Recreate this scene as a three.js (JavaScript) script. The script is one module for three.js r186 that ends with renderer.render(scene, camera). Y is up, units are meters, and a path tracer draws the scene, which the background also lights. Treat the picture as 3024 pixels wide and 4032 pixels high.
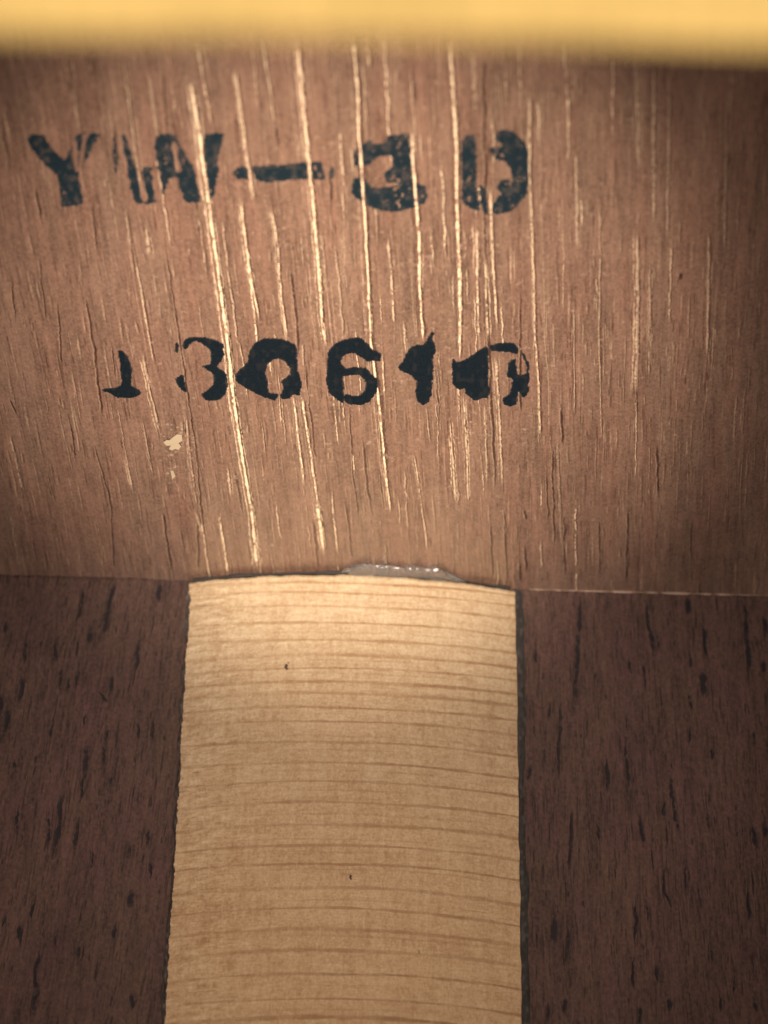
import * as THREE from 'three';
import { mergeGeometries } from 'three/addons/utils/BufferGeometryUtils.js';

// ---------------------------------------------------------------- camera, light, exposure
const MM = 0.001;                                           // everything below is written in millimetres
const scene = new THREE.Scene();
scene.background = new THREE.Color(0x000000);
const camera = new THREE.PerspectiveCamera(17.442, 768 / 1024, 0.01, 5);
const EYE = new THREE.Vector3(-1.483, 199.041, 147.403).multiplyScalar(MM);
const FWD = new THREE.Vector3(0.01460, -0.79020, -0.61268), UPV = new THREE.Vector3(-0.02632, 0.61223, -0.79024);
const RGT = new THREE.Vector3().crossVectors(FWD, UPV).normalize();
camera.position.copy(EYE); camera.up.copy(UPV); camera.lookAt(EYE.clone().add(FWD));
camera.focus = 0.232; camera.userData.fStop = 38;
scene.add(camera);

const renderer = new THREE.WebGLRenderer({ antialias: true });
renderer.toneMapping = THREE.LinearToneMapping;
renderer.toneMappingExposure = 1;
renderer.shadowMap.enabled = true;

// the small lamp of the phone, held just below and left of its lens
const flash = new THREE.SpotLight(0xfff0e6, 0.112, 0, 17 * Math.PI / 180, 1, 2);
flash.name = 'phone_lamp';
flash.position.copy(EYE).addScaledVector(RGT, -0.012).addScaledVector(UPV, -0.034);
flash.target.position.set(-3, 14, 2).multiplyScalar(MM);
flash.castShadow = true; flash.shadow.radius = 0.12; flash.shadow.mapSize.set(2048, 2048);
flash.shadow.camera.near = 0.02; flash.shadow.camera.far = 1;
scene.add(flash, flash.target);
// narrow spot added at the same lamp for a centre glow on the stamped rows
const glowSpot = new THREE.SpotLight(0xfff1e0, 0.54, 0, 7.6 * Math.PI / 180, 1, 2);
glowSpot.name = 'added_glow_spot'; glowSpot.position.copy(flash.position); glowSpot.target.position.set(-1.5, 29, 0).multiplyScalar(MM);
glowSpot.castShadow = true; glowSpot.shadow.radius = 0.12; glowSpot.shadow.camera.near = 0.02; glowSpot.shadow.camera.far = 1;
scene.add(glowSpot, glowSpot.target);
// unseen lamp added to light the rim, low beyond the bridge end: it reaches the soundboard and the rim of its hole, not the block or the strip
const rimFill = new THREE.PointLight(0xfff0d8, 2.6, 0, 2);
rimFill.name = 'added_rim_lamp'; rimFill.position.set(-0.12, 0.345, 0.82); rimFill.castShadow = true; rimFill.shadow.radius = 2;
scene.add(rimFill);

// ---------------------------------------------------------------- small tools
function rng(seed) { let a = seed >>> 0; return () => { a = (a + 0x6D2B79F5) >>> 0; let t = a; t = Math.imul(t ^ (t >>> 15), t | 1); t ^= t + Math.imul(t ^ (t >>> 7), t | 61); return ((t ^ (t >>> 14)) >>> 0) / 4294967296; }; }
function hash(i, j, s) { let h = Math.imul(i, 374761393) ^ Math.imul(j, 668265263) ^ Math.imul(s, 1442695041); h = Math.imul(h ^ (h >>> 13), 1274126177); return ((h ^ (h >>> 16)) >>> 0) / 4294967296; }
function noise(x, y, s = 0) {
  const i = Math.floor(x), j = Math.floor(y), f = x - i, g = y - j, u = f * f * (3 - 2 * f), v = g * g * (3 - 2 * g);
  const a = hash(i, j, s), b = hash(i + 1, j, s), c = hash(i, j + 1, s), d = hash(i + 1, j + 1, s);
  return a + (b - a) * u + (c - a) * v + (a - b - c + d) * u * v;
}
function fbm(x, y, s = 0, n = 3) { let t = 0, w = 0.5, m = 0; for (let k = 0; k < n; k++) { t += w * noise(x, y, s + k * 17); m += w; x *= 2.07; y *= 2.07; w *= 0.5; } return t / m; }
const clamp = (v, a = 0, b = 1) => Math.min(b, Math.max(a, v)), mix = (a, b, t) => a + (b - a) * t;
const smooth = (a, b, x) => { const t = clamp((x - a) / (b - a)); return t * t * (3 - 2 * t); };
const pts = (s) => s.split(' ').map((p) => p.split(',').map(Number));
const SRGB = new Uint8Array(4097); for (let i = 0; i <= 4096; i++) { const c = i / 4096; SRGB[i] = Math.round(255 * (c <= 0.0031308 ? 12.92 * c : 1.055 * c ** (1 / 2.4) - 0.055)); }

// a square of wood measured in millimetres: masks that strokes are laid into, then a colour and a height for every texel
class Field {
  constructor(x0, y0, w, h, nx, ny) { Object.assign(this, { x0, y0, w, h, nx, ny, sx: nx / w, sy: ny / h }); }
  mask() { return new Float32Array(this.nx * this.ny); }
  dab(m, x, y, r, v) {                                      // soft round dab
    const cx = (x - this.x0) * this.sx, cy = (y - this.y0) * this.sy, rx = Math.max(r * this.sx, 0.8), ry = Math.max(r * this.sy, 0.8);
    for (let j = Math.max(0, Math.floor(cy - ry)); j <= Math.min(this.ny - 1, Math.ceil(cy + ry)); j++)
      for (let i = Math.max(0, Math.floor(cx - rx)); i <= Math.min(this.nx - 1, Math.ceil(cx + rx)); i++) {
        const d = ((i + 0.5 - cx) / rx) ** 2 + ((j + 0.5 - cy) / ry) ** 2;
        if (d < 1) { const k = j * this.nx + i, t = v * (1 - d * d); if (t > m[k]) m[k] = t; }
      }
  }
  stroke(m, P, width, v, seed, { gaps = 0.3, wob = 0.05, dx = 0, taper = 1 } = {}) {
    let run = 0; const L = []; for (let i = 0; i + 1 < P.length; i++) L.push(Math.hypot(P[i + 1][0] - P[i][0], P[i + 1][1] - P[i][1]));
    const total = L.reduce((a, b) => a + b, 0); if (!total) return;
    for (let i = 0; i + 1 < P.length; i++) {
      const n = Math.max(2, Math.ceil(L[i] / 0.03));
      for (let k = 0; k < n; k++) {
        const t = k / n, s = run + L[i] * t, e = Math.min(s, total - s);
        const end = taper ? smooth(0, Math.min(1.2, total * 0.3), e) : 1;
        const q = noise(s * 1.7, seed * 3.1, 5), q2 = 0.6 * noise(s * 5, seed * 1.7, 9) + 0.4 * noise(s * 1.3, seed * 2.9, 10);
        const x = mix(P[i][0], P[i + 1][0], t) + wob * ((noise(s * 0.9, seed, 1) - 0.5) * 2 + (noise(s * 4, seed, 2) - 0.5)) + dx;
        const y = mix(P[i][1], P[i + 1][1], t);
        this.dab(m, x, y, width * 0.5 * (0.55 + 0.9 * q) * (0.35 + 0.65 * end), v * (0.4 + 0.6 * end) * (1 - gaps + gaps * smooth(0.15, 0.55, q2)));
      }
      run += L[i];
    }
  }
  textures(shade) {                                         // shade(x, y, k) -> [r, g, b, height], linear
    const N = this.nx * this.ny, col = new Uint8Array(N * 4), hgt = new Uint8Array(N * 4);
    for (let j = 0; j < this.ny; j++) for (let i = 0; i < this.nx; i++) {
      const k = j * this.nx + i, c = shade(this.x0 + (i + 0.5) / this.sx, this.y0 + (j + 0.5) / this.sy, k);
      for (let q = 0; q < 3; q++) col[4 * k + q] = SRGB[Math.round(clamp(c[q]) * 4096)];
      hgt[4 * k] = hgt[4 * k + 1] = hgt[4 * k + 2] = Math.round(clamp(c[3]) * 255); col[4 * k + 3] = hgt[4 * k + 3] = 255;
    }
    return [col, hgt].map((d, q) => {
      const t = new THREE.DataTexture(d, this.nx, this.ny, THREE.RGBAFormat);
      t.magFilter = THREE.LinearFilter; t.minFilter = THREE.LinearMipmapLinearFilter; t.generateMipmaps = true;
      t.wrapS = t.wrapT = THREE.MirroredRepeatWrapping; if (!q) t.colorSpace = THREE.SRGBColorSpace; t.needsUpdate = true;
      return t;
    });
  }
  uv(x, y) { return [(x - this.x0) / this.w, (y - this.y0) / this.h]; }
}
// a sheet of nu x nv cells; at(u, v) -> [x, y, z] in mm, uv(x, y, z) -> texture place
function sheet(nu, nv, at, uv, flip, tint) {
  const pos = [], tex = [], idx = [], col = [];
  for (let j = 0; j <= nv; j++) for (let i = 0; i <= nu; i++) {
    const q = at(i / nu, j / nv); pos.push(q[0] * MM, q[1] * MM, q[2] * MM); tex.push(...(uv ? uv(...q) : [i / nu, j / nv])); if (tint) col.push(...tint(...q));
  }
  for (let j = 0; j < nv; j++) for (let i = 0; i < nu; i++) {
    const a = j * (nu + 1) + i, b = a + 1, c = a + nu + 1, d = c + 1;
    if (flip) idx.push(a, c, b, b, c, d); else idx.push(a, b, c, b, d, c);
  }
  const g = new THREE.BufferGeometry();
  g.setAttribute('position', new THREE.Float32BufferAttribute(pos, 3)); g.setAttribute('uv', new THREE.Float32BufferAttribute(tex, 2));
  if (tint) g.setAttribute('color', new THREE.Float32BufferAttribute(col, 3));
  g.setIndex(idx); g.computeVertexNormals(); return g;
}
const quad = (a, b, c, d, uv) => sheet(1, 1, (u, v) => [0, 1, 2].map((k) => mix(mix(a[k], b[k], u), mix(d[k], c[k], u), v)), uv);   // a b c d run anticlockwise
function part(name, geometries, material, parent, label) {
  const m = new THREE.Mesh(Array.isArray(geometries) ? mergeGeometries(geometries) : geometries, material);
  m.name = name; m.castShadow = m.receiveShadow = true; if (label) m.userData.label = label; parent.add(m); return m;
}
// ---------------------------------------------------------------- measured on the wood, in millimetres
const INK = {
  Y: { top: 1, shapes: ['-21.52,46.32 -21.19,46.76 -20.48,46.72 -20.07,45.79 -19.32,44.58 -18.88,45.26 -18.34,46.95 -16.98,47.00 -17.54,45.60 -18.00,44.41 -18.29,43.67 -18.45,42.99 -18.37,41.73 -18.24,40.83 -18.32,40.49 -19.53,40.25 -19.71,40.77 -19.71,42.94 -20.28,43.73 -21.03,45.03 -21.44,45.81'], cuts: [['-18.55,46.29 -18.61,44.83 -18.52,43.66', 0.16], ['-17.84,46.90 -18.02,45.88 -18.31,43.81', 0.14]] },
  W: { top: 1, shapes: ['-15.51,46.99 -15.27,46.71 -14.92,44.98 -14.51,43.08 -14.22,40.99 -14.84,40.81 -15.11,42.01 -15.34,44.52 -15.49,45.98', '-14.39,43.97 -14.02,44.13 -13.66,44.22 -13.50,44.74 -13.47,46.49 -13.13,47.09 -12.32,47.19 -11.98,46.55 -11.64,45.40 -11.01,43.88 -10.87,42.78 -10.69,41.21 -10.90,41.02 -11.63,41.02 -11.87,41.99 -12.15,43.25 -12.56,43.23 -12.88,42.55 -13.12,41.34 -13.70,40.86 -14.27,40.84', '-10.24,47.20 -9.13,47.32 -9.40,45.93 -9.58,43.27 -9.86,41.77 -9.97,41.16 -10.22,41.45 -10.44,43.98 -10.42,45.45', '-16.12,46.82 -16.00,45.96 -15.93,43.76 -16.08,43.75 -16.14,45.51'], cuts: [['-14.97,46.43 -14.59,44.11 -14.27,40.99', 0.21], ['-13.66,45.61 -13.48,43.41 -13.36,41.33', 0.25], ['-12.26,46.40 -12.18,45.09 -12.03,43.92', 0.18]] },
  dash: { top: 1, shapes: ['-8.51,43.91 -8.20,44.37 -6.15,44.60 -5.13,44.67 -4.52,44.84 -3.09,45.01 -2.53,44.81 -2.16,44.46 -2.15,43.72 -2.35,43.49 -3.79,43.43 -5.12,43.30 -6.36,43.03 -7.18,43.30 -8.31,43.33'], cuts: [['-2.70,45.03 -2.62,44.29 -2.56,43.56', 0.18], ['-7.58,44.69 -7.43,43.95 -7.33,43.07', 0.25]] },
  three: { top: 1, shapes: ['-0.91,45.83 -0.77,46.20 -0.32,46.87 0.13,47.18 0.23,46.90 0.95,46.78 1.33,47.59 2.44,47.78 2.61,46.99 2.78,45.25 2.99,43.48 3.62,43.21 3.85,42.62 3.68,41.56 2.97,41.00 1.95,40.66 0.70,40.76 0.06,41.27 -0.67,41.84 -1.00,42.43 -0.81,43.63 -0.56,43.71 -0.09,43.51 0.44,42.78 1.05,42.88 1.87,43.07 2.07,43.37 1.25,43.34 1.07,44.00 1.22,44.45 1.51,44.76 1.48,45.85 0.57,45.67 0.13,44.99 -0.63,44.82 -0.89,44.95'], cuts: [] },
  zero: { top: 1, shapes: ['5.89,47.41 6.58,47.80 6.78,46.87 6.89,44.68 7.04,42.75 7.33,41.03 6.59,41.30 6.14,41.96 5.97,44.64', '7.12,43.20 7.59,42.92 7.81,40.82 7.49,40.96', '7.90,47.85 8.27,48.37 8.99,48.26 9.74,47.42 10.12,46.27 10.30,43.33 9.88,41.81 9.30,41.03 8.39,40.69 8.05,41.13 8.22,41.90 8.79,42.82 9.25,43.73 9.14,44.77 8.73,45.56 8.00,45.90 7.63,46.17 7.65,46.68 8.45,46.93 8.33,47.36 7.92,47.49', '8.35,43.25 8.62,43.86 9.08,43.95 9.18,43.14 8.79,42.67 8.48,42.81'], cuts: [] },
  one: { top: 0, shapes: ['-16.54,26.03 -16.21,25.97 -15.90,25.55 -15.70,24.25 -15.72,22.34 -15.11,21.92 -15.23,21.40 -15.90,21.07 -16.76,21.11 -17.22,21.54 -17.68,21.79 -17.58,21.97 -16.43,22.39 -16.42,23.93 -16.42,25.38'], cuts: [] },
  three_b: { top: 0, shapes: ['-12.07,27.29 -11.41,27.67 -10.66,27.70 -9.83,27.38 -9.41,26.97 -9.38,25.82 -9.67,24.94 -9.81,24.64 -9.30,24.08 -9.17,23.06 -9.23,22.02 -9.62,21.26 -10.28,21.01 -10.76,21.21 -10.94,21.73 -10.56,22.04 -10.12,22.72 -10.06,23.76 -10.43,24.25 -10.80,24.67 -10.23,24.99 -10.22,26.22 -10.58,26.85 -11.23,27.32 -11.60,27.02 -11.85,26.44 -12.08,26.57', '-12.62,23.21 -12.33,23.66 -12.10,23.38 -11.98,21.91 -12.45,22.33', '-12.58,26.98 -12.43,26.99 -12.44,26.10 -12.58,26.09'], cuts: [] },
  zero_b: { top: 0, shapes: ['-8.55,23.82 -8.26,24.41 -7.74,25.16 -7.69,26.03 -7.22,27.20 -6.56,27.73 -5.63,27.77 -4.89,27.44 -4.46,27.03 -4.41,25.88 -4.31,24.43 -4.06,23.42 -4.14,21.94 -4.67,21.92 -4.86,21.54 -5.43,21.36 -5.38,22.18 -5.24,22.63 -5.38,23.22 -5.15,23.67 -4.82,24.05 -4.78,24.85 -4.97,24.99 -5.25,25.56 -5.82,25.68 -6.33,25.22 -6.52,24.34 -6.38,23.17 -6.28,22.07 -5.69,21.87 -5.81,21.20 -6.38,21.47 -7.23,21.96 -8.46,23.09'], cuts: [] },
  six: { top: 0, shapes: ['-2.29,23.20 -2.31,24.81 -2.20,26.41 -1.75,27.43 -0.92,27.96 -0.17,28.07 0.40,27.52 0.69,26.89 1.26,26.55 1.35,25.69 0.82,25.74 0.44,25.65 0.06,25.99 -0.42,26.48 -0.98,26.38 -1.35,26.01 -1.29,25.29 -1.04,24.86 -0.48,24.96 0.27,24.92 0.95,24.07 1.21,23.34 1.00,22.01 0.45,21.16 -0.30,20.98 -0.88,21.18 -1.06,21.55 -1.01,22.07 -0.52,21.94 -0.04,21.96 0.33,22.57 0.35,23.46 0.01,24.18 -0.65,24.18 -1.22,23.98 -1.18,22.80 -1.10,21.77 -1.17,21.10 -1.65,21.60 -2.14,22.32'], cuts: [] },
  one_b: { top: 0, shapes: ['2.52,25.16 2.88,25.75 3.21,27.06 3.76,27.51 4.22,27.53 4.56,28.40 4.69,28.83 4.87,28.77 4.76,28.13 4.92,27.71 4.99,26.99 4.84,26.12 4.94,24.82 4.92,22.91 4.78,21.49 4.36,21.18 3.96,21.68 3.84,22.57 3.85,23.60 3.49,24.32 2.82,24.73'], cuts: [] },
  zero_c: { top: 0, shapes: ['6.25,26.11 6.54,25.83 7.09,26.07 7.71,26.82 8.38,27.56 8.58,27.14 8.74,24.25 8.89,23.08 8.85,22.11 8.51,22.10 7.96,21.85 7.36,22.42 7.24,23.01 6.76,22.99 6.35,23.71', '8.70,27.65 9.52,27.97 10.31,27.93 10.59,27.22 10.52,26.86 10.04,27.06 8.91,27.08 8.72,27.15', '10.07,25.76 10.27,26.20 10.55,26.29 10.62,25.06 10.84,24.63 11.49,24.73 11.57,23.78 11.53,22.60 11.26,22.29 11.00,22.72 10.85,22.86 10.83,21.52 10.37,21.31 9.98,21.49 9.90,22.08 10.29,22.69 10.43,23.58 10.34,24.31 10.09,24.45', '10.78,27.16 11.14,26.67 11.43,25.67 11.52,24.66 11.38,24.65 11.26,25.81 11.01,26.52'], cuts: [] },
};
const STREAKS = [ // pale fibres with painted glints: points in mm on the block face, width, strength
  ['-10.69,55.48 -10.32,51.74 -9.88,48.01', 0.20, 0.90],
  ['-11.17,52.10 -10.67,47.64 -10.44,43.66 -10.13,40.44 -9.79,36.23 -9.20,28.48 -8.70,20.92 -8.10,14.27 -7.56,9.23 -7.11,1.62', 0.30, 1.00],
  ['-10.99,49.28 -10.53,45.56 -10.12,40.87 -9.76,36.46 -9.38,31.90 -8.83,24.29 -8.50,17.79', 0.17, 0.90],
  ['-8.39,53.21 -7.77,46.30 -7.20,40.99', 0.17, 0.80],
  ['-8.09,41.61 -7.76,36.32 -7.29,32.45 -6.92,29.28', 0.20, 0.90],
  ['-6.73,56.02 -6.31,52.09 -5.93,48.25', 0.17, 0.75],
  ['-6.16,40.81 -5.70,37.08 -5.50,32.53 -5.05,27.69', 0.17, 0.90],
  ['-4.64,21.84 -4.19,16.94 -3.75,11.71', 0.20, 0.95],
  ['-4.56,55.53 -4.14,49.55 -3.58,42.87 -3.12,36.73 -2.72,29.46 -2.44,27.08', 0.23, 1.00],
  ['-4.07,22.12 -3.36,15.52 -2.73,9.43', 0.20, 0.90],
  ['-2.87,10.13 -2.53,6.87 -2.22,3.65', 0.33, 1.00],
  ['-1.18,56.05 -0.79,51.31 -0.54,46.38 -0.12,40.84 0.13,36.64 0.59,27.69 1.27,21.84 1.74,16.52 2.49,8.73', 0.23, 1.00],
  ['1.83,15.48 2.39,9.65', 0.13, 0.70],
  ['2.67,48.18 2.96,44.20 3.45,38.78 3.81,32.07 4.15,27.84', 0.26, 1.00],
  ['4.63,20.98 5.04,16.92', 0.13, 0.60],
  ['4.73,55.89 5.16,51.14 5.58,46.42 5.84,41.08 6.15,36.88 6.51,31.02 6.68,26.01', 0.26, 1.00],
  ['7.12,22.58 7.74,14.95 8.08,9.90', 0.20, 0.70],
  ['6.10,55.55 6.61,49.16', 0.13, 0.40],
  ['7.14,40.26 7.49,34.44 7.90,27.99', 0.20, 0.85],
  ['8.61,21.65 9.25,12.37', 0.17, 0.60],
  ['7.89,36.73 8.17,32.63 8.53,28.02', 0.17, 0.80],
  ['7.88,43.33 8.36,36.97 8.78,32.65 9.09,29.23', 0.20, 0.80],
  ['9.08,26.59 9.74,20.18 10.34,12.41', 0.17, 0.65],
  ['9.87,51.73 10.34,44.28 11.00,37.08 11.72,28.15 12.25,23.79 12.70,17.76', 0.20, 0.75],
  ['12.54,54.63 12.83,50.63', 0.20, 0.40],
  ['13.11,46.72 13.87,37.20', 0.17, 0.60],
  ['14.03,32.03 14.94,20.40', 0.13, 0.55],
  ['14.92,42.32 15.39,37.13 16.06,27.85 17.01,17.94', 0.13, 0.55],
  ['16.24,54.58 17.22,44.98', 0.20, 0.50],
  ['17.60,39.36 18.25,32.58 18.94,22.98', 0.26, 0.60],
  ['17.30,54.42 18.60,40.28', 0.17, 0.55],
  ['18.66,37.26 19.71,24.60', 0.17, 0.50],
  ['18.33,54.06 18.97,46.74 19.67,38.11', 0.20, 0.45],
  ['22.11,51.61 22.79,44.78 23.48,37.59', 0.17, 0.35],
  ['22.28,39.55 22.57,36.74 23.44,26.95', 0.23, 0.50],
  ['-15.26,53.93 -14.88,47.89 -14.48,41.78', 0.17, 0.60],
  ['-15.57,40.22 -15.32,36.01', 0.17, 0.50],
  ['-15.11,35.88 -14.66,30.75 -14.14,24.66', 0.20, 0.65],
  ['-14.96,25.84 -14.45,21.58 -13.92,17.15', 0.17, 0.60],
  ['-15.16,19.03 -14.54,12.31', 0.13, 0.50],
  ['-24.48,16.70 -24.11,12.96 -23.93,9.34', 0.20, 0.55],
  ['-22.10,12.52 -21.64,8.62', 0.13, 0.40],
  ['-16.43,14.71 -16.01,10.48', 0.17, 0.60],
  ['-9.25,13.96 -8.95,9.98', 0.17, 0.70],
  ['6.29,19.79 7.14,10.13', 0.17, 0.80],
  ['3.94,15.83 4.72,9.75 5.37,4.09', 0.17, 0.70],
  ['-7.63,9.06 -7.21,5.00 -6.80,1.58', 0.20, 0.70],
  ['-11.63,8.67 -11.33,7.04 -11.02,5.12', 0.26, 0.50],
  ['-9.97,8.41 -9.52,3.22', 0.17, 0.55],
  ['-12.09,19.67 -11.86,14.53 -11.47,8.68', 0.17, 0.50],
  ['-25.00,8.10 -24.71,0.57', 0.13, 0.40],
  ['-19.00,7.81 -18.27,0.85', 0.13, 0.35],
  ['-14.27,38.95 -14.06,35.38', 0.17, 0.55],
  ['-18.49,51.41 -18.14,46.52', 0.13, 0.30],
  ['-13.73,52.80 -13.20,45.46', 0.17, 0.40],
  ['1.44,56.15 1.67,51.41', 0.13, 0.45],
  ['-2.65,35.85 -1.90,26.53 -1.31,19.62', 0.13, 0.35],
  ['-1.65,39.46 -1.22,32.24', 0.13, 0.35],
  ['2.70,30.06 3.08,26.25', 0.17, 0.70],
  ['3.14,48.19 3.45,45.28', 0.17, 0.60],
  ['13.91,17.70 15.09,5.41', 0.20, 0.35],
  ['1.02,54.17 1.29,48.95', 0.13, 0.35],
];
const PORES = [ // dark open pores
  ['-12.99,35.97 -12.26,26.67 -11.36,15.18 -11.02,5.39', 0.13],
  ['-4.87,35.17 -4.44,30.24 -4.19,25.80', 0.17],
  ['-3.77,24.99 -3.34,19.53 -2.95,14.39', 0.13],
  ['-5.93,48.66 -5.63,45.97', 0.17],
  ['-2.44,43.98 -2.22,40.97', 0.17],
  ['6.86,54.60 7.53,44.38 7.91,36.96 8.47,29.83 9.07,22.57 9.95,12.29', 0.20],
  ['10.41,33.27 10.81,27.05 11.25,20.25', 0.17],
  ['13.97,21.87 14.42,16.80', 0.20],
  ['13.67,16.92 14.22,10.16 14.62,5.39', 0.17],
  ['20.93,17.59 21.68,11.29', 0.17],
  ['12.16,9.69 12.34,8.34', 0.20],
  ['12.47,5.57 12.77,1.92', 0.20],
  ['12.19,3.60 12.43,0.64', 0.20],
  ['15.00,9.54 15.64,1.47', 0.17],
  ['19.59,10.17 20.20,0.98', 0.17],
  ['24.25,8.85 24.99,1.19', 0.13],
  ['-13.97,8.73 -13.41,0.77', 0.17],
  ['-11.48,7.86 -11.42,1.15', 0.17],
  ['-3.12,7.94 -2.54,1.71', 0.20],
  ['-0.81,10.22 -0.37,6.41 -0.10,2.78', 0.17],
  ['-23.12,48.39 -22.95,45.49 -22.73,42.95', 0.17],
  ['-21.29,42.15 -21.03,38.68', 0.17],
  ['-18.49,31.53 -18.10,25.85 -17.84,18.92', 0.17],
  ['-20.36,30.99 -20.40,23.81', 0.13],
  ['-21.38,35.08 -21.26,28.60', 0.10],
  ['-24.23,20.67 -23.71,18.67', 0.13],
  ['-15.96,47.85 -15.93,43.65', 0.20],
  ['2.51,53.84 2.86,50.24', 0.17],
  ['-0.68,20.66 -0.31,13.45 0.23,8.09', 0.13],
  ['0.36,17.13 0.82,11.37 1.23,8.13', 0.17],
  ['1.58,14.05 2.04,9.26', 0.13],
  ['-17.63,41.00 -17.55,35.69', 0.13],
  ['-18.51,15.82 -17.62,8.96 -17.64,1.16', 0.13],
  ['-20.16,18.82 -19.91,13.67', 0.13],
  ['-8.76,13.61 -8.13,8.28', 0.17],
  ['5.07,25.36 5.61,19.91', 0.13],
  ['9.60,49.69 10.02,45.12', 0.10],
  ['13.40,14.03 13.99,8.13', 0.13],
  ['20.84,35.45 20.91,34.76', 0.23],
  ['18.97,23.73 19.33,19.98', 0.17],
  ['-12.26,18.90 -12.14,17.12', 0.23],
  ['-23.32,33.18 -23.29,28.51', 0.13],
  ['-16.96,26.86 -16.73,22.98', 0.13],
  ['17.59,8.84 18.23,1.58', 0.13],
  ['9.78,7.95 10.36,0.95', 0.17],
  ['10.69,9.63 11.42,0.42', 0.17],
  ['-11.05,42.57 -10.84,37.31', 0.13],
  ['-12.87,52.83 -12.67,46.73', 0.13],
  ['-18.85,46.90 -18.59,40.97', 0.10],
];
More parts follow.
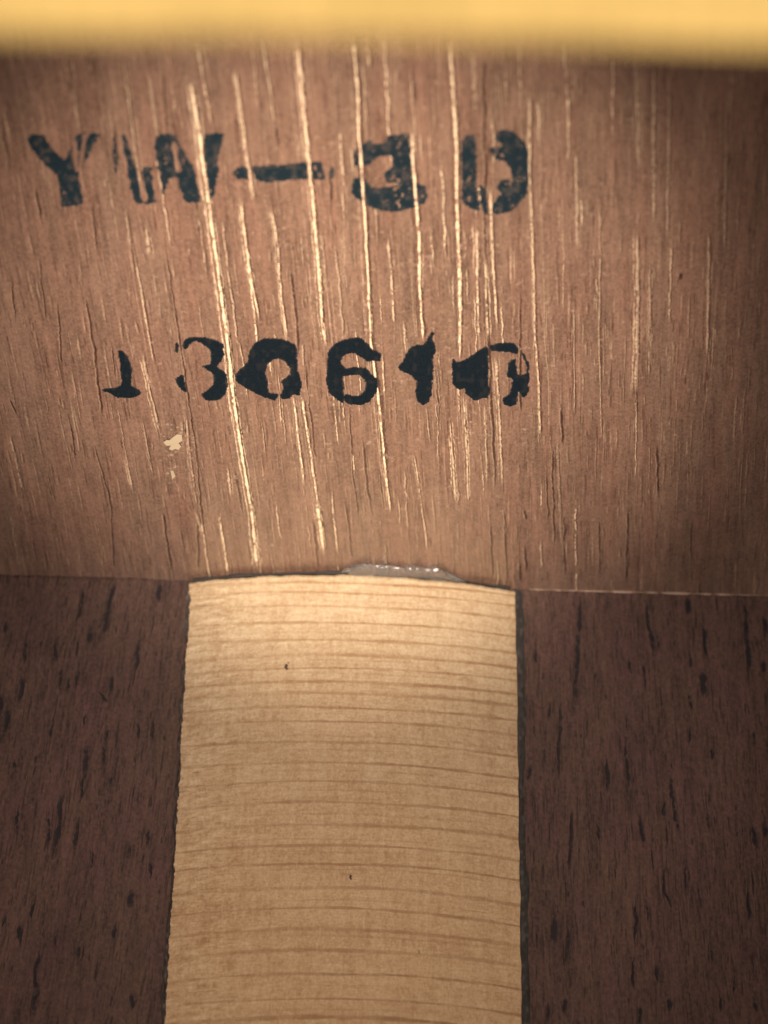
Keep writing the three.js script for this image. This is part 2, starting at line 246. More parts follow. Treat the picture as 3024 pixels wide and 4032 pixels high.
const BACK_PORES = [ // dark pores of the back panels: x,z in mm
  ['-19.78,0.47 -19.98,2.51 -20.24,4.41', 0.17],
  ['-17.56,0.08 -17.83,1.37 -17.97,3.29 -18.23,4.56 -18.41,5.61', 0.26],
  ['-19.18,4.38 -19.16,5.95', 0.32],
  ['-15.70,5.53 -15.53,7.08 -15.79,8.44', 0.26],
  ['-23.81,5.58 -23.80,7.86', 0.26],
  ['-23.86,8.79 -23.90,11.45', 0.23],
  ['-24.73,11.58 -24.71,12.79 -24.86,14.00', 0.26],
  ['-25.19,10.98 -25.15,11.99', 0.29],
  ['-21.77,6.14 -21.44,7.27', 0.20],
  ['-21.09,8.60 -21.09,9.73', 0.26],
  ['-20.40,8.79 -20.51,10.22', 0.17],
  ['-19.90,8.77 -20.01,9.59', 0.15],
  ['-17.30,9.20 -17.31,9.72', 0.20],
  ['-18.18,10.56 -17.50,10.74', 0.17],
  ['-21.30,13.29 -21.37,13.99', 0.23],
  ['-19.00,12.11 -19.09,13.32', 0.15],
  ['-18.85,14.41 -18.85,16.30 -18.88,17.68', 0.26],
  ['-17.32,13.67 -17.47,14.47', 0.17],
  ['-14.22,0.61 -14.29,1.68', 0.26],
  ['-15.12,12.70 -15.20,14.30', 0.20],
  ['-14.11,12.97 -14.14,13.87', 0.17],
  ['-17.55,15.17 -17.53,16.16', 0.17],
  ['-23.74,16.65 -23.75,16.95', 0.26],
  ['-25.34,3.95 -25.49,5.32', 0.20],
  ['-20.22,18.85 -20.33,21.94 -20.55,24.41', 0.29],
  ['-18.85,20.94 -19.05,23.99', 0.21],
  ['-18.72,16.85 -19.01,19.78', 0.18],
  ['-16.72,17.38 -17.13,18.56', 0.18],
  ['-15.21,23.50 -15.35,23.88', 0.23],
  ['-14.84,27.06 -14.87,27.99', 0.52],
  ['-20.75,31.46 -21.01,33.27 -20.87,35.06 -21.01,37.36', 0.21],
  ['-19.83,29.97 -19.96,31.43', 0.14],
  ['-18.23,31.38 -18.27,31.93', 0.25],
  ['-22.35,30.13 -22.40,30.59', 0.23],
  ['-17.84,23.96 -17.78,24.90', 0.12],
  ['-21.50,27.81 -21.63,29.29', 0.16],
  ['-15.79,29.86 -15.84,30.41', 0.23],
  ['-14.37,35.24 -14.41,35.77', 0.21],
  ['-23.22,20.10 -23.19,22.59', 0.16],
  ['-23.49,28.79 -23.47,30.07', 0.12],
  ['-21.10,20.23 -20.93,23.67', 0.16],
  ['-13.99,22.13 -14.11,22.90', 0.23],
  ['-13.69,24.78 -13.74,25.34', 0.18],
  ['16.76,0.81 16.62,4.24 16.39,7.06 16.38,9.56 16.18,11.22', 0.25],
  ['21.77,0.65 21.86,3.08 22.11,5.76', 0.27],
  ['22.53,3.63 22.53,5.19', 0.12],
  ['25.76,2.67 25.93,5.22 26.23,6.06', 0.31],
  ['25.62,6.91 25.62,9.28', 0.43],
  ['28.95,0.42 29.07,3.56 29.03,7.51', 0.27],
  ['20.25,6.10 20.33,7.36', 0.17],
  ['21.34,6.21 21.30,9.00', 0.14],
  ['15.18,10.15 15.13,12.34 14.98,16.78', 0.20],
  ['14.55,10.44 14.42,11.27', 0.16],
  ['18.40,14.54 18.46,16.28 18.36,17.74', 0.22],
  ['19.74,13.01 19.94,15.56 20.00,17.16', 0.20],
  ['29.05,12.19 29.03,13.54', 0.22],
  ['24.59,9.31 24.56,10.14', 0.16],
  ['24.48,11.92 24.47,13.41', 0.13],
  ['26.07,14.17 26.06,14.37', 0.22],
  ['24.80,0.70 24.82,1.56', 0.27],
  ['12.88,15.64 12.86,16.98', 0.16],
  ['22.95,16.01 22.96,18.53', 0.16],
  ['13.43,5.90 13.45,6.32', 0.16],
  ['30.50,1.81 30.39,3.81', 0.31],
  ['30.12,6.35 30.28,6.63', 0.31],
  ['24.74,6.10 24.75,6.52', 0.12],
  ['18.43,15.14 18.36,17.70', 0.21],
  ['19.84,15.10 20.03,17.06', 0.21],
  ['17.47,20.25 17.67,21.87', 0.23],
  ['20.68,19.58 20.75,22.26', 0.32],
  ['23.01,16.78 23.21,19.89 23.35,21.42', 0.21],
  ['22.28,18.36 22.39,19.72', 0.23],
  ['25.44,19.43 25.57,20.20', 0.23],
  ['28.60,20.11 28.74,22.03', 0.29],
  ['29.43,19.90 29.43,21.24', 0.29],
  ['22.24,23.55 22.22,26.00 22.49,27.48', 0.18],
  ['20.21,26.05 20.06,28.10 19.98,30.31', 0.21],
  ['20.68,26.41 20.86,28.08', 0.18],
  ['15.86,19.14 15.61,22.60 15.57,24.69', 0.21],
  ['27.92,25.08 27.90,28.25', 0.16],
  ['15.40,28.61 15.09,31.72', 0.21],
  ['14.37,27.90 14.33,30.29', 0.35],
  ['19.72,30.87 19.70,33.76', 0.18],
  ['21.35,32.09 21.32,32.82', 0.23],
  ['25.25,30.16 25.10,31.44', 0.16],
  ['13.93,34.81 13.74,36.42', 0.23],
  ['14.95,34.79 15.02,35.32', 0.29],
  ['25.60,34.14 25.57,34.85', 0.23],
  ['20.05,35.18 19.93,36.25', 0.21],
  ['28.06,33.89 28.01,34.78', 0.25],
  ['26.71,32.67 26.51,33.39', 0.14],
  ['23.63,23.32 23.65,26.52', 0.12],
  ['22.20,34.59 22.10,34.95', 0.46],
];
const FLAKES = ['-13.72,16.76 -13.49,16.94 -13.27,16.88 -13.01,17.14 -12.65,17.39 -12.34,17.30 -12.31,16.79 -12.57,16.63 -12.89,16.53 -13.12,16.55 -13.28,16.44 -13.54,16.48', '-13.29,16.03 -13.08,16.50 -12.89,16.59 -12.54,16.42 -12.41,16.17 -12.58,15.85 -12.84,16.00 -13.10,15.88', '-13.29,13.23 -13.09,13.18 -12.94,12.66 -13.18,12.39'];
const RINGS = '1.26 2.15 3.37 4.87 6.40 7.76 8.91 10.08 11.09 12.30 13.50 15.28 17.04 18.60 20.34 22.17 23.88 25.38 27.31 28.97 30.61 32.24 34.04 35.99 37.40';
const SPECKS = '-4.73,8.74 0.23,26.44 6.26,8.40 4.99,32.06';

// ---------------------------------------------------------------- materials of the woods
const GRAIN = Math.tan(4.3 * Math.PI / 180);                // the block's grain leans by 4.3 degrees
const bf = new Field(-27, -1, 59, 59, 2048, 2048);
const blockMaterial = (() => {
  const pale = bf.mask(), dark = bf.mask(), fine = bf.mask(), dust = bf.mask(), r = rng(11);
  STREAKS.forEach(([p, w, s], i) => {                       // each streak is a bundle of torn fibres, glints painted in, with dark slits between them
    const P = pts(p), shift = (o) => P.map(([x, y]) => [x + o, y + 0.5 * (r() - 0.5)]);
    bf.stroke(pale, P, w * 0.68, s, i + 1, { gaps: 0.72, wob: 0.03 });
    const n = 2 + Math.floor(w * 14);
    for (let k = 0; k < n; k++) {
      const o = (r() - 0.5) * w * 2.2, a = Math.floor(r() * (P.length - 1)), Q = r() < 0.5 ? shift(o) : shift(o).slice(a, a + 2);
      if (Q.length > 1) bf.stroke(r() < 0.55 ? pale : dark, Q, 0.06 + 0.05 * r(), (0.35 + 0.5 * r()) * (0.4 + 0.6 * s), i * 9 + k + 3000, { gaps: 0.95, wob: 0.05 });
    }
    bf.stroke(dark, P, w * 0.7, 0.95 * (0.5 + 0.5 * s), i + 1, { gaps: 0.85, wob: 0.03, dx: w * 0.62 });
    for (let k = 0; k < 2; k++) bf.stroke(pale, shift((r() - 0.5) * w * 7), 0.07, 0.5 * s * r(), i * 5 + k + 4000, { gaps: 0.9, wob: 0.03 });
  });
  PORES.forEach(([p, w], i) => { bf.stroke(dark, pts(p), w * 1.1, 0.95, i + 200, { gaps: 0.3 }); bf.stroke(pale, pts(p), w * 0.6, 0.3, i + 200, { gaps: 0.6, dx: -w * 0.7 }); });
  for (let i = 0; i < 2700; i++) {                          // the small pores between them
    const x = -29 + 62 * r(), y = -2 + 62 * r(), l = 0.8 + 5 * r() * r(), w = 0.07 + 0.09 * r(), a = GRAIN + (r() - 0.5) * 0.03;
    const P = [[x, y], [x + a * l, y - l]];
    bf.stroke(fine, P, w, 0.35 + 0.6 * r(), i + 500, { gaps: 0.6, wob: 0.03 });
    if (r() < 0.4) bf.stroke(pale, P, w * 0.9, 0.1 + 0.28 * r(), i + 500, { gaps: 0.6, wob: 0.03, dx: -w * 0.8 });
  }
  for (let i = 0; i < 850; i++) {                           // pale fibres between the large ones
    const x = -29 + 62 * r(), y = -2 + 62 * r(), l = 1.5 + 7 * r() * r(), a = GRAIN + (r() - 0.5) * 0.02, w = 0.06 + 0.07 * r();
    bf.stroke(pale, [[x, y], [x + a * l, y - l]], w, 0.16 + 0.34 * r() * r(), i + 5000, { gaps: 0.7, wob: 0.03 });
    if (r() < 0.5) bf.stroke(fine, [[x, y], [x + a * l, y - l]], w, 0.7, i + 5000, { gaps: 0.7, wob: 0.03, dx: w * 0.8 });
  }
  for (let i = 0; i < 95; i++) {                            // long fine torn fibres, glints painted in pale
    const x = -20 + 38 * (0.5 * r() + 0.5 * r()) + (r() < 0.2 ? 10 : 0), y = -1 + 60 * r(), l = 3 + 13 * r() * r(), a = GRAIN + (r() - 0.5) * 0.012, w = 0.07 + 0.07 * r(), s = 0.4 + 0.55 * r();
    const P = [[x, y], [x + a * l, y - l]];
    bf.stroke(pale, P, w, s, i + 7000, { gaps: 0.9, wob: 0.05 });
    bf.stroke(dark, P, w * 0.9, 0.8, i + 7000, { gaps: 0.95, wob: 0.05, dx: w * 0.75 });
  }
  const g = () => (r() + r() + r() - 1.5) * 1.15;
  for (let i = 0; i < 1500; i++) {                          // scuffs and dust around the stamp
    const x = 2 + 13 * g(), y = 30 + 20 * g(), v = 0.1 + 0.3 * r() * r(), n = 1 + Math.floor(4 * r());
    for (let k = 0; k < n; k++) bf.dab(dust, x + 0.3 * (r() - 0.5), y + 0.3 * (r() - 0.5), 0.05 + 0.12 * r(), v);
  }
  for (let i = 0; i < 60; i++) bf.dab(dust, -12.6 + 2.2 * (r() - 0.5), 15.5 + 6 * (r() - 0.5), 0.06 + 0.12 * r(), 0.15 + 0.4 * r());
  const [map, bumpMap] = bf.textures((x, y, k) => {
    const u = x + y * GRAIN, a = fbm(u * 0.35, y * 0.06, 1, 3), b = fbm(u * 2.6, y * 0.16, 2, 3), c = noise(u * 9, y * 0.45, 3), d = noise(x * 7, y * 5, 4), e = fbm(x * 0.9, y * 0.7, 6, 3);
    let t = 1 + 0.38 * (a - 0.5) + 0.42 * (b - 0.5) + 0.26 * (c - 0.5) + 0.16 * (noise(u * 21, y * 1.4, 7) - 0.5) + 0.3 * (d - 0.5) + 0.24 * (e - 0.5) + 0.34 * (noise(x * 11, y * 8, 9) - 0.5);
    const R = noise(u * 1.1, y * 0.12, 8);
    let col = [0.152 * t, (0.080 + 0.009 * R) * t, (0.054 + 0.006 * R) * t];
    const f = fine[k] * 0.75, p = pale[k], q = dark[k], s = dust[k] * smooth(0.3, 0.6, noise(x * 5, y * 5, 12));
    col = col.map((v, i) => mix(v, [0.05, 0.018, 0.012][i], f));
    col = col.map((v, i) => mix(v, [0.03, 0.01, 0.007][i], q));
    col = col.map((v, i) => mix(v, [0.4, 0.28, 0.2][i], s));
    col = col.map((v, i) => mix(v, [0.85, 0.62, 0.40][i] * (0.8 + 0.4 * d), Math.min(1, 0.9 * (p * p * 0.75 + p * 0.25))));  // fibre colour with the glints painted in
    return [...col, 0.55 + 0.12 * (c - 0.5) + 0.1 * (d - 0.5) - 0.22 * q - 0.15 * f + 0.12 * p];
  });
  return new THREE.MeshPhysicalMaterial({ map, bumpMap, bumpScale: 0.0001, roughness: 0.3, ior: 2.1 });
})();
const blockInside = new THREE.MeshStandardMaterial({ color: new THREE.Color().setRGB(0.2, 0.1, 0.06), roughness: 0.7 });

const kf = new Field(-27, -1, 59, 59, 2048, 2048);          // the back plates, x and z
const backMaterial = (() => {
  const dark = kf.mask(), fine = kf.mask(), light = kf.mask(), r = rng(23);
  const lean = (x) => (x < 0 ? -0.06 : 0.012);
  BACK_PORES.forEach(([p, w], i) => {
    let P = pts(p); const L = Math.hypot(P.at(-1)[0] - P[0][0], P.at(-1)[1] - P[0][1]);
    if (L < 1.2) { w = Math.min(w, 0.3); P = [[P[0][0], P[0][1] - 0.4], [P.at(-1)[0], P.at(-1)[1] + 0.4]]; }
    kf.stroke(dark, P, w * 1.25, 1, i + 900, { gaps: 0.75, wob: 0.1, taper: 1 });
    for (let k = 0; k < 3; k++) { const o = (r() - 0.5) * w * 3; kf.stroke(fine, P.map(([x, z]) => [x + o, z + (r() - 0.5) * 0.8]), 0.09, 0.7, i + 1000 + k * 50, { gaps: 0.6 }); }
  });
  for (let i = 0; i < 9000; i++) {
    const x = -29 + 62 * r(), z = -2 + 62 * r(), l = 0.4 + 3 * r() * r(), w = 0.07 + 0.08 * r(), P = [[x, z], [x + lean(x) * l, z + l]];
    kf.stroke(r() < 0.16 ? dark : fine, P, w, 0.3 + 0.6 * r(), i + 2000, { gaps: 0.5, wob: 0.04 });
    if (r() < 0.3) kf.stroke(light, P, w, 0.2 + 0.5 * r(), i + 2000, { gaps: 0.5, wob: 0.04, dx: w * 0.9 });
  }
  for (let i = 0; i < 30; i++) kf.dab(light, -27 + 59 * r(), 40 * r(), 0.08 + 0.08 * r(), 0.6 + 0.5 * r());
  const [map, bumpMap] = kf.textures((x, z, k) => {
    const u = x - z * lean(x), a = fbm(u * 0.3, z * 0.08, 31, 3), b = fbm(u * 2.4, z * 0.22, 32, 3), c = noise(u * 9, z * 0.9, 33), d = noise(x * 6, z * 5, 34);
    const t = 1 + 0.5 * (a - 0.5) + 0.5 * (b - 0.5) + 0.4 * (c - 0.5) + 0.45 * (d - 0.5) + 0.45 * (noise(x * 10, z * 6, 38) - 0.5), h = fbm(u * 0.5, z * 0.2, 36, 2);
    let col = [0.088 * t, (0.0425 + 0.007 * h) * t, (0.0335 + 0.004 * (1 - h)) * t];
    col = col.map((v, i) => mix(v, [0.12, 0.068, 0.045][i], light[k] * 0.6));
    col = col.map((v, i) => mix(v, [0.018, 0.01, 0.009][i], fine[k] * 0.8));
    col = col.map((v, i) => mix(v, [0.009, 0.007, 0.010][i], dark[k]));
    return [...col, 0.6 + 0.15 * (c - 0.5) + 0.1 * (d - 0.5) - 0.5 * dark[k] - 0.25 * fine[k]];
  });
  return new THREE.MeshStandardMaterial({ map, bumpMap, bumpScale: 0.00008, roughness: 0.62 });
})();

const sf = new Field(-13, 0, 26, 52, 1024, 2048);           // the pale strip, x and z
const stripMaterial = (() => {
  const ring = sf.mask(), hair = sf.mask(), ray = sf.mask(), hole = sf.mask(), r = rng(37);
  const bend = (x, z) => z - 0.42 * (x / 12) ** 2 * clamp(1 - z / 22, -0.25, 1) + 0.03 * Math.sin(x * 0.4 + z * 0.6) + 0.006 * x * Math.sin(z * 0.5);
  const Z = RINGS.split(' ').map(Number); for (let z = Z.at(-1) + 1.9; z < 52; z += 1.7) Z.push(z);
  const line = (m, z, x0, x1, w, v, seed, taper) => {
    const n = Math.ceil((x1 - x0) / 0.03);
    for (let k = 0; k <= n; k++) {
      const x = mix(x0, x1, k / n), zz = bend(x, z) + 0.08 * (noise(x * 0.3, seed * 2.3, 41) - 0.5) + 0.045 * (noise(x * 1.6, seed, 42) - 0.5);
      const e = taper ? smooth(0, 0.8, Math.min(x - x0, x1 - x)) : 1;
      sf.dab(m, x, zz, w * (0.6 + 0.8 * noise(x * 0.9, seed, 43)), v * e * (0.6 + 0.4 * smooth(0.25, 0.7, noise(x * 0.55, seed * 1.3, 44))) * (0.7 + 0.3 * noise(x * 5, seed, 45)));
    }
  };
  Z.forEach((z, i) => line(ring, z, -13, 13, 0.11 + 0.06 * r(), 0.62 + 0.36 * r(), i + 1));
  Z.forEach((z, i) => { if (r() < 0.7) line(ring, z + (0.4 + 0.9 * r()), -13 + 10 * r(), 13 - 10 * r(), 0.09, 0.32, i + 60, 1); });
  for (let i = 0; i < 420; i++) { const x = -13 + 25 * r(), l = 0.4 + 2.5 * r(); line(hair, 52 * r(), x, x + l, 0.045, 0.2 + 0.6 * r(), i + 200, 1); }
  for (let i = 0; i < 260; i++) { const x = -12 + 24 * r(), z = 50 * r(), l = 0.5 + 3 * r() * r(); for (let k = 0; k < 40; k++) sf.dab(ray, x + 0.05 * noise(k * 0.2, i, 3), z + l * k / 40, 0.06, 0.25 + 0.5 * r()); }
  pts(SPECKS).forEach(([x, z], i) => {
    const s = [1, 0.75, 0.6, 0.6][i], v = [1, 1, 0.35, 0.5][i];
    for (let k = 0; k < 5; k++) sf.dab(hole, x + 0.06 * s * Math.sin(k * 2.1), z + (k - 2) * 0.09 * s, 0.1 * s, v);
    if (!i) { sf.dab(hole, x + 0.16, z - 0.35, 0.08, 0.7); sf.dab(hole, x, z + 0.42, 0.04, 0.6); }
  });
  const [map, bumpMap] = sf.textures((x, z, k) => {
    const w = bend(x, z), a = fbm(x * 0.14, w * 0.35, 51, 3), b = fbm(x * 0.5, w * 2.6, 52, 3), c = noise(x * 2.2, w * 9, 53), d = noise(x * 5, z * 6, 54), e = noise(x * 9, z * 3, 57);
    const torn = smooth(-5, -10.5, x) * 0.9 + 0.12, rag = fbm(x * 1.4 + z * 0.3, z * 3.4, 55, 3) - 0.5;
    const t = 1 + 0.2 * (a - 0.5) + 0.24 * (b - 0.5) + 0.12 * (c - 0.5) + 0.14 * (d - 0.5) + 0.16 * (e - 0.5) + 0.3 * (noise(x * 10, z * 8, 58) - 0.5) + 0.16 * (noise(x * 3.3, z * 0.45, 59) - 0.5) + 0.5 * torn * rag;
    const warm = smooth(4, 34, z + 5 * (a - 0.5)) * 0.8;     // the wood reddens away from the block
    let col = [mix(0.57, 0.585, warm) * t ** 0.7, mix(0.415, 0.37, warm) * t, mix(0.25, 0.192, warm) * t ** 1.25];
    col = col.map((v, i) => mix(v, [0.3, 0.155, 0.06][i], ring[k] * (0.5 + 0.42 * smooth(-9, 1, x))));
    col = col.map((v, i) => mix(v, [0.45, 0.28, 0.15][i], hair[k] * 0.3));
    col = col.map((v, i) => mix(v, [0.74, 0.54, 0.35][i], ray[k] * 0.4));
    col = col.map((v, i) => mix(v, [0.012, 0.008, 0.006][i], hole[k]));
    return [...col, 0.5 + 0.2 * (b - 0.5) + 0.12 * (c - 0.5) + 0.1 * (d - 0.5) + 0.9 * torn * rag - 0.08 * ring[k] - 0.3 * hole[k]];
  });
  return new THREE.MeshStandardMaterial({ map, bumpMap, bumpScale: 0.0001, roughness: 0.72 });
})();

const tf = new Field(0, 0, 20, 20, 512, 512);
const topMaterial = (() => {
  const [map, bumpMap] = tf.textures((x, z) => {
    const l = 0.5 + 0.5 * Math.sin((x + 0.4 * noise(x * 0.4, z * 0.1, 61)) * Math.PI * 2 / 1.25), b = noise(x * 4, z * 0.3, 62), t = 1 - 0.16 * l ** 6 + 0.12 * (b - 0.5) + 0.3 * (fbm(x * 0.5, z * 0.5, 64, 2) - 0.5);
    return [0.8 * t, 0.555 * t, 0.205 * t, 0.5 + 0.1 * (b - 0.5)];
  });
  return new THREE.MeshStandardMaterial({ map, bumpMap, bumpScale: 0.00002, roughness: 0.5 });
})();
const inkMaterial = new THREE.MeshPhysicalMaterial({ vertexColors: true, roughness: 0.9, specularIntensity: 0.2 });
const seamMaterial = new THREE.MeshStandardMaterial({ vertexColors: true, roughness: 0.55 });
const clearGlue = new THREE.MeshPhysicalMaterial({ color: new THREE.Color().setRGB(0.93, 0.91, 0.86), transmission: 0.92, thickness: 0.0005, ior: 1.5, roughness: 0.2 });
const paleGlue = new THREE.MeshStandardMaterial({ color: new THREE.Color().setRGB(0.36, 0.235, 0.165), roughness: 0.5 });
const flakeMaterial = new THREE.MeshStandardMaterial({ color: new THREE.Color().setRGB(0.28, 0.21, 0.135), roughness: 0.8 });

// ---------------------------------------------------------------- the guitar, seen through its soundhole
const guitar = new THREE.Group(); guitar.name = 'acoustic_guitar'; scene.add(guitar);
guitar.userData = { label: 'wooden acoustic guitar interior with ink stamped neck block above pale centre strip and dark back', category: 'guitar' };

// the back: two dark plates that meet under the strip
const kuv = (x, y, z) => kf.uv(x, z);
for (const s of [-1, 1]) {
  const x0 = s < 0 ? -160 : 0.05, x1 = s < 0 ? -0.05 : 160;
  part('back_plate', [
    quad([x0, 0, 430], [x1, 0, 430], [x1, 0, -40], [x0, 0, -40], kuv), quad([x0, -3, -40], [x1, -3, -40], [x1, -3, 430], [x0, -3, 430], kuv),
    quad([x0, -3, 430], [x1, -3, 430], [x1, 0, 430], [x0, 0, 430], kuv), quad([x1, -3, -40], [x0, -3, -40], [x0, 0, -40], [x1, 0, -40], kuv),
    quad([x0, -3, -40], [x0, -3, 430], [x0, 0, 430], [x0, 0, -40], kuv), quad([x1, -3, 430], [x1, -3, -40], [x1, 0, -40], [x1, 0, 430], kuv),
  ], backMaterial, guitar);
}

// the neck block: its lower left edge stands a hair off the back
const buv = (x, y) => bf.uv(x, y), foot = (x) => 0.02 + 0.17 * smooth(-13.5, -16.5, x) * (0.7 + 0.6 * noise(x * 1.1, 3, 71));
const block = part('neck_block', [
  sheet(180, 2, (u, v) => { const x = mix(-45, 45, u), y = foot(x); return [x, mix(y, 128, v ? (v < 1 ? 0.01 : 1) : 0), 0]; }, buv),
  sheet(180, 1, (u, v) => { const x = mix(-45, 45, u); return [x, foot(x), mix(-40, 0, v)]; }, buv),
  quad([-45, 0.02, -40], [-45, 0.02, 0], [-45, 128, 0], [-45, 128, -40], (x, y, z) => bf.uv(z, y)), quad([45, 0.02, 0], [45, 0.02, -40], [45, 128, -40], [45, 128, 0], (x, y, z) => bf.uv(z, y)),
  quad([45, 0.02, -40], [-45, 0.02, -40], [-45, 128, -40], [45, 128, -40], buv),
], blockMaterial, guitar, 'brown mahogany neck block with pale grain streaks and two rows of stamped ink');

// stamped ink: thin film whose outline is broken by the grain
function inside(P, x, y) {                                  // signed distance, positive inside
  let d = 1e9, c = false;
  for (let i = 0, j = P.length - 1; i < P.length; j = i++) {
    const [ax, ay] = P[j], [bx, by] = P[i], ex = bx - ax, ey = by - ay, t = clamp(((x - ax) * ex + (y - ay) * ey) / (ex * ex + ey * ey));
    d = Math.min(d, Math.hypot(x - ax - ex * t, y - ay - ey * t));
    if ((ay > y) !== (by > y) && x < (bx - ax) * (y - ay) / (by - ay) + ax) c = !c;
  }
  return c ? d : -d;
}
function away(P, x, y) {
  let d = 1e9;
  for (let i = 0; i + 1 < P.length; i++) {
    const [ax, ay] = P[i], [bx, by] = P[i + 1], ex = bx - ax, ey = by - ay, t = clamp(((x - ax) * ex + (y - ay) * ey) / (ex * ex + ey * ey));
    d = Math.min(d, Math.hypot(x - ax - ex * t, y - ay - ey * t));
  }
  return d;
}
function inkGeometry({ top, shapes, cuts }, seed) {
  const S = shapes.map((s) => new THREE.CatmullRomCurve3(pts(s).map(([x, y]) => new THREE.Vector3(x, y, 0)), true, 'catmullrom', 0.35).getPoints(pts(s).length * 3).slice(0, -1).map((p) => [p.x, p.y])), h = 0.055, xs = S.flat().map((p) => p[0]), ys = S.flat().map((p) => p[1]);
  const x0 = Math.min(...xs) - 0.3, y0 = Math.min(...ys) - 0.3, nx = Math.ceil((Math.max(...xs) + 0.3 - x0) / h), ny = Math.ceil((Math.max(...ys) + 0.3 - y0) / h);
  const C = cuts.map(([p, w]) => [pts(p), w, 1]);
  for (const [p, w, s] of STREAKS) { if (!top) continue; const P = pts(p); if (P.some(([x, y]) => x > x0 - 2 && x < x0 + nx * h + 2) && s > 0.5) C.push([P, w * 0.5 * s, s]); }
  const f = new Float32Array((nx + 1) * (ny + 1));
  for (let j = 0; j <= ny; j++) for (let i = 0; i <= nx; i++) {
    const x = x0 + i * h, y = y0 + j * h, u = x + y * GRAIN;
    let v = Math.max(...S.map((P) => inside(P, x, y)));
    v += (top ? 0.13 : 0.10) * (noise(u * 6, y * 2.2, seed) - 0.5) + (top ? 0.14 : 0.08) * (noise(x * 11, y * 7, seed + 3) - 0.5) + 0.09 * (noise(u * 16, y * 4, seed + 5) - 0.5) + 0.03;
    for (const [P, w] of C) v = Math.min(v, away(P, x, y) - w * (0.35 + 1.1 * noise(y * 2.2, w * 40, seed + 7)));
    if (top) v = Math.min(v, 1.1 * (noise(u * 4.2, y * 1.3, seed + 11) * 0.55 + noise(x * 7, y * 6, seed + 13) * 0.45) - 0.24);
    f[j * (nx + 1) + i] = v;
  }
  const pos = [], col = [];
  const tri = (T) => {                                      // keep the side of the triangle that carries ink
    const K = [];
    for (let i = 0; i < 3; i++) { const a = T[i], b = T[(i + 1) % 3]; if (a[2] > 0) K.push(a); if ((a[2] > 0) !== (b[2] > 0)) { const t = a[2] / (a[2] - b[2]); K.push([mix(a[0], b[0], t), mix(a[1], b[1], t), 0]); } }
    for (let i = 1; i + 1 < K.length; i++) for (const q of [K[0], K[i], K[i + 1]]) {
      pos.push(q[0] * MM, q[1] * MM, (0.03 + 0.02 * smooth(0, 0.1, q[2])) * MM);
      const n = noise(q[0] * 3, q[1] * 2, seed + 21), m = noise(q[0] * 12, q[1] * 8, seed + 23), thin = top ? 0.25 * smooth(0.45, 0.9, n * 0.6 + m * 0.4) + 0.2 * (1 - smooth(0, 0.1, q[2])) : 0.03 * m + 0.04 * smooth(0.6, 0.9, n) + 0.22 * (1 - smooth(0, 0.08, q[2]));
      col.push(mix(top ? 0.006 : 0.001, 0.14, thin), mix(top ? 0.0125 : 0.005, 0.095, thin), mix(top ? 0.017 : 0.0085, 0.07, thin));
    }
  };
  for (let j = 0; j < ny; j++) for (let i = 0; i < nx; i++) {
    const q = (a, b) => [x0 + (i + a) * h, y0 + (j + b) * h, f[(j + b) * (nx + 1) + i + a]];
    const a = q(0, 0), b = q(1, 0), c = q(1, 1), d = q(0, 1);
    if (a[2] > 0 || b[2] > 0 || c[2] > 0 || d[2] > 0) { tri([a, b, c]); tri([a, c, d]); }
  }
  const g = new THREE.BufferGeometry(), nor = new Float32Array(pos.length); for (let i = 2; i < nor.length; i += 3) nor[i] = 1;
  g.setAttribute('position', new THREE.Float32BufferAttribute(pos, 3)); g.setAttribute('normal', new THREE.Float32BufferAttribute(nor, 3)); g.setAttribute('color', new THREE.Float32BufferAttribute(col, 3));
  return g;
}
const INK_NAMES = {
  Y: ['stamped_letter', 'worn black stamped letter Y, first of the upper row'], W: ['stamped_letter', 'worn black stamped letter W crossed by pale grain'],
  dash: ['stamped_dash', 'black stamped dash of the upper row'], three: ['stamped_digit', 'worn black stamped digit 3 of the upper row'], zero: ['stamped_digit', 'worn black stamped digit 0 ending the upper row'],
  one: ['stamped_digit', 'small black stamped digit 1, first of the lower row'], three_b: ['stamped_digit', 'black stamped digit 3 of the lower row'], zero_b: ['stamped_digit', 'blotted black stamped digit 0 in the middle of the lower row'],
  six: ['stamped_digit', 'clear black stamped digit 6'], one_b: ['stamped_digit', 'blotted black stamped digit 1 right of the 6'], zero_c: ['stamped_digit', 'broken black stamped digit 0 ending the lower row'],
};
Object.entries(INK).forEach(([k, d], i) => part(INK_NAMES[k][0], inkGeometry(d, 100 + i * 31), inkMaterial, block, INK_NAMES[k][1]));

// the pale strip, rounded across, its end a hair short of the block
const dome = (x) => 0.4 + 1.5 * (1 - (Math.abs(x) / 12) ** 2.1);
const leftEdge = (z) => -12 - 0.1 * (noise(z * 1.1, 1, 81) - 0.5) - 0.12 * (noise(z * 2.3, 1, 82) - 0.5) - 0.08 * (noise(z * 7, 1, 83) - 0.5) - (z < 1.2 ? 0.1 : 0), rightEdge = (z) => 12 + 0.1 * (noise(z * 0.9, 2, 84) - 0.5);
const endOf = (x) => 0.46 + 0.12 * (noise(x * 1.3, 4, 85) - 0.5) + 0.05 * (noise(x * 6, 4, 86) - 0.5);
const suv = (x, y, z) => sf.uv(x, z), ZL = 425;
const lift = (x, z) => 0.05 * smooth(-6, -11, x) * (fbm(x * 1.5, z * 3, 87, 2) - 0.5) + 0.02 * (noise(x * 0.6, z * 2.5, 88) - 0.5);
const along = (v) => (v < 0.85 ? v / 0.85 * 42 : mix(42, ZL, (v - 0.85) / 0.15));
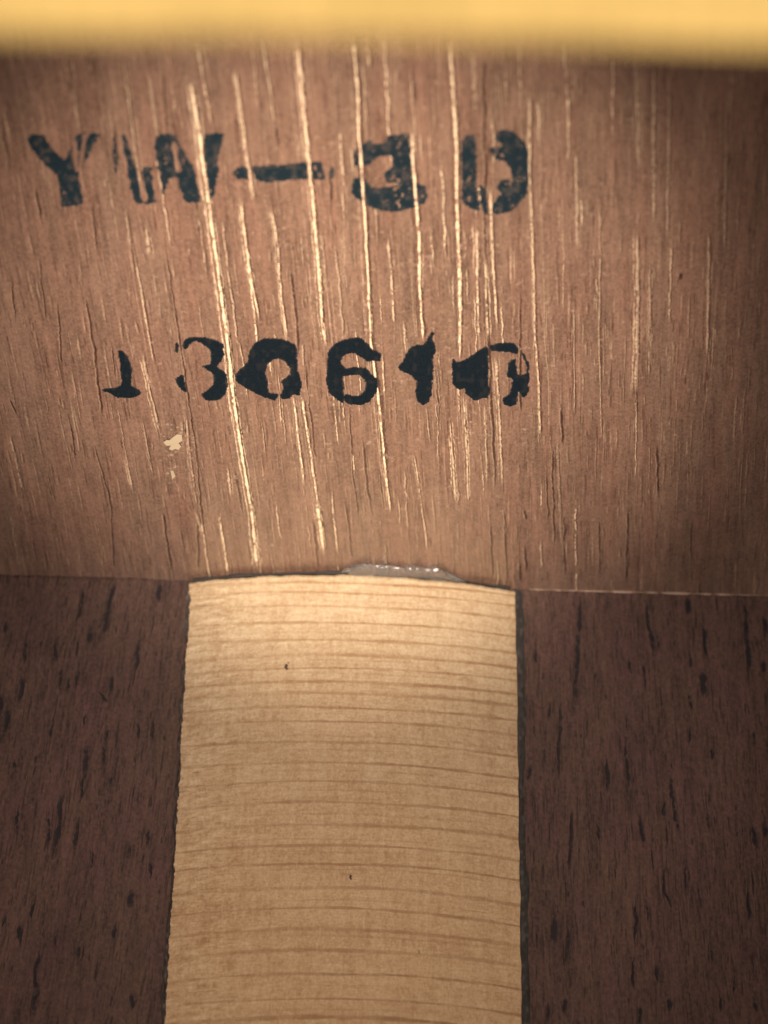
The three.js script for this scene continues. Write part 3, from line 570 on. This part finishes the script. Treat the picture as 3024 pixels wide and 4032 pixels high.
const crown = (u, v) => { const z = along(v), x = mix(leftEdge(z), rightEdge(z), u), zz = z + endOf(x) * (1 - smooth(0, 2, z)); return [x, dome(clamp(x, -12, 12)) + lift(x, zz) - 0.1 * smooth(0.35, 0, z) ** 2, zz]; };
part('centre_strip', [
  sheet(110, 560, crown, suv, true),
  sheet(1, 560, (u, v) => { const q = crown(0, v); return u ? q : [q[0], 0, q[2]]; }, (x, y, z) => sf.uv(x + y, z), true),
  sheet(1, 560, (u, v) => { const q = crown(1, v); return u ? [q[0], 0, q[2]] : q; }, (x, y, z) => sf.uv(x - y, z), true),
  sheet(110, 1, (u, v) => { const q = crown(u, 0); return v ? [q[0], 0, q[2]] : q; }, (x, y, z) => sf.uv(x, z + y)),
], stripMaterial, guitar, 'pale straw coloured wooden strip with fine brown cross grain lines');

// dried glue squeezed out along both edges of the strip and at its end
const seam = (s, seed) => sheet(8, 700, (u, v) => {
  const z = along(v) + 0.1, e = s < 0 ? -11.9 : 11.9, w = s < 0 ? 0.15 + 0.6 * fbm(z * 0.7, seed, 91, 3) : 0.45 + 0.5 * fbm(z * 0.35, seed, 92, 3);
  const h = (s < 0 ? 0.06 : 0.06) + (s < 0 ? 0.26 : 0.1) * fbm(z * 1.3 + u, seed + 2 * u, 93, 3) * noise(z * 0.6, seed, 94);
  return [e + s * w * u, Math.max(-0.02, h * (1 - u ** 3) * (0.75 + 0.5 * noise(u * 4, z * 3, seed)) - 0.02 * u), z];
}, null, s > 0, (x, y, z) => { const n = smooth(0.58, 0.9, noise(x * 5, z * 2.4, 95)), d = 0.7 + 0.6 * noise(x * 7, z * 4, 96); return s < 0 ? [mix(0.055 * d, 0.14, n * 0.6), mix(0.042 * d, 0.12, n * 0.6), mix(0.035 * d, 0.1, n * 0.6)] : [mix(0.034 * d, 0.1, n * 0.7), mix(0.03 * d, 0.09, n * 0.7), mix(0.027 * d, 0.085, n * 0.7)]; });
part('glue_seam', seam(-1, 5), seamMaterial, guitar, 'rough grey line of dried glue along the left edge of the strip');
part('glue_seam', seam(1, 9), seamMaterial, guitar, 'thin dark line of dried glue along the right edge of the strip');

const bead = sheet(120, 24, (u, v) => {
  const x = mix(-1.0, 8.3, u), a = v * Math.PI * 2, e = Math.min(1, 1.25 * Math.sqrt(Math.max(0, smooth(0, 0.22, u) * smooth(1, 0.6, u)))), n = 0.72 + 0.5 * fbm(x * 1.1, Math.cos(a) * 1.2 + 3, 97, 2) + 0.4 * (noise(x * 1.5, a * 1.1, 98) - 0.5) + 0.1 * (noise(x * 5, a * 2.4, 103) - 0.5);
  return [x, dome(x) + 0.36 * e - 0.1 + 0.72 * e * n * Math.sin(a), 0.2 + 0.3 * e * n * Math.cos(a)];
}, null, false);
part('glue_bead', bead, clearGlue, guitar, 'shiny clear bead of glue on the end of the strip');
const slitShade = new THREE.MeshStandardMaterial({ color: new THREE.Color().setRGB(0.018, 0.012, 0.009), roughness: 0.7 });
part('glue_or_shade_line', sheet(160, 8, (u, v) => {                 // added dark tube: painted shade of the slit behind the end of the strip
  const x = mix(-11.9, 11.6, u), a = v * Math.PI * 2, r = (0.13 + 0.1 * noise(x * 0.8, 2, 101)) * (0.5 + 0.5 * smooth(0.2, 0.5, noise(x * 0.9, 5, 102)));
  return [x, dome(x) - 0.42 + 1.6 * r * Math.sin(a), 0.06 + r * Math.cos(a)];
}), slitShade, guitar, 'dark tube painted as the shade of the slit behind the end of the strip');
const lines = [];
for (let x = 12.9, k = 0; x < 44; k++) {                    // pale glue in the right half of the joint
  const l = 1.4 + 3 * hash(k, 1, 98), r0 = 0.03 + 0.045 * hash(k, 2, 98), a = x, b = x + l;
  lines.push(sheet(24, 8, (u, v) => { const t = v * Math.PI * 2, r = r0 * (0.3 + 1.5 * noise(mix(a, b, u) * 1.9, 7, 99) ** 1.5) * Math.sqrt(Math.max(0.02, smooth(0, 0.1, u) * smooth(1, 0.9, u))); return [mix(a, b, u), 0.06 + r * Math.sin(t), 0.04 + r * Math.cos(t)]; }));
  x = b - 0.15 + 0.7 * hash(k, 3, 98) ** 3;
}
part('glue_or_shade_line', lines, paleGlue, guitar, 'thin pale glue line where the block meets the right back plate');

// the soundboard: the rim of its hole is the blurred yellow band across the top
const top = new THREE.Shape([[-160, -430], [160, -430], [160, 40], [-160, 40]].map(([x, y]) => new THREE.Vector2(x, y)));
const rim = new THREE.Path(); rim.absellipse(-1, -122.7, 130, 48.6, 0, Math.PI * 2, true, 0.022); top.holes.push(rim);
const board = new THREE.ExtrudeGeometry(top, { depth: 3, bevelEnabled: false, curveSegments: 96 });
{ const P = board.attributes.position, U = board.attributes.uv; for (let i = 0; i < P.count; i++) { const x = P.getX(i), y = P.getY(i), z = P.getZ(i); U.setXY(i, ...tf.uv(x, y + z)); P.setXYZ(i, x * MM, (128 + z) * MM, -y * MM); } board.computeVertexNormals(); }
part('soundboard', board, topMaterial, guitar, 'blurred pale yellow rim of the soundhole');

// loose flakes of wood caught on the block
[['pale wood flake with a torn edge lying on the brown block below the lower row', 0], ['tiny pale crumb of wood on the brown block below the larger flake', 2]].forEach(([label, i]) => {
  const make = (p, z) => {
    const g = new THREE.ExtrudeGeometry(new THREE.Shape(pts(p).map(([x, y]) => new THREE.Vector2(x * MM, y * MM))), { depth: 0.1 * MM, bevelEnabled: true, bevelSize: 0.03 * MM, bevelThickness: 0.03 * MM, bevelSegments: 2, curveSegments: 2 });
    g.translate(0, 0, z * MM); return g;
  };
  const m = new THREE.Mesh(i ? make(FLAKES[2], 0.05) : mergeGeometries([make(FLAKES[0], 0.12), make(FLAKES[1], 0.05)]), flakeMaterial);
  m.geometry.computeBoundingBox(); const c = m.geometry.boundingBox.getCenter(new THREE.Vector3()).setZ(0); m.geometry.translate(-c.x, -c.y, 0); m.position.copy(c);
  m.scale.setScalar(0.9); m.rotation.set(-0.2, i ? 0.3 : 0.22, 0); m.position.z += (i ? 0.08 : 0.2) * MM;
  m.name = i ? 'wood_flake_001' : 'wood_flake'; m.castShadow = m.receiveShadow = true; m.userData = { label, category: 'wood flake' }; scene.add(m);
});

renderer.render(scene, camera);
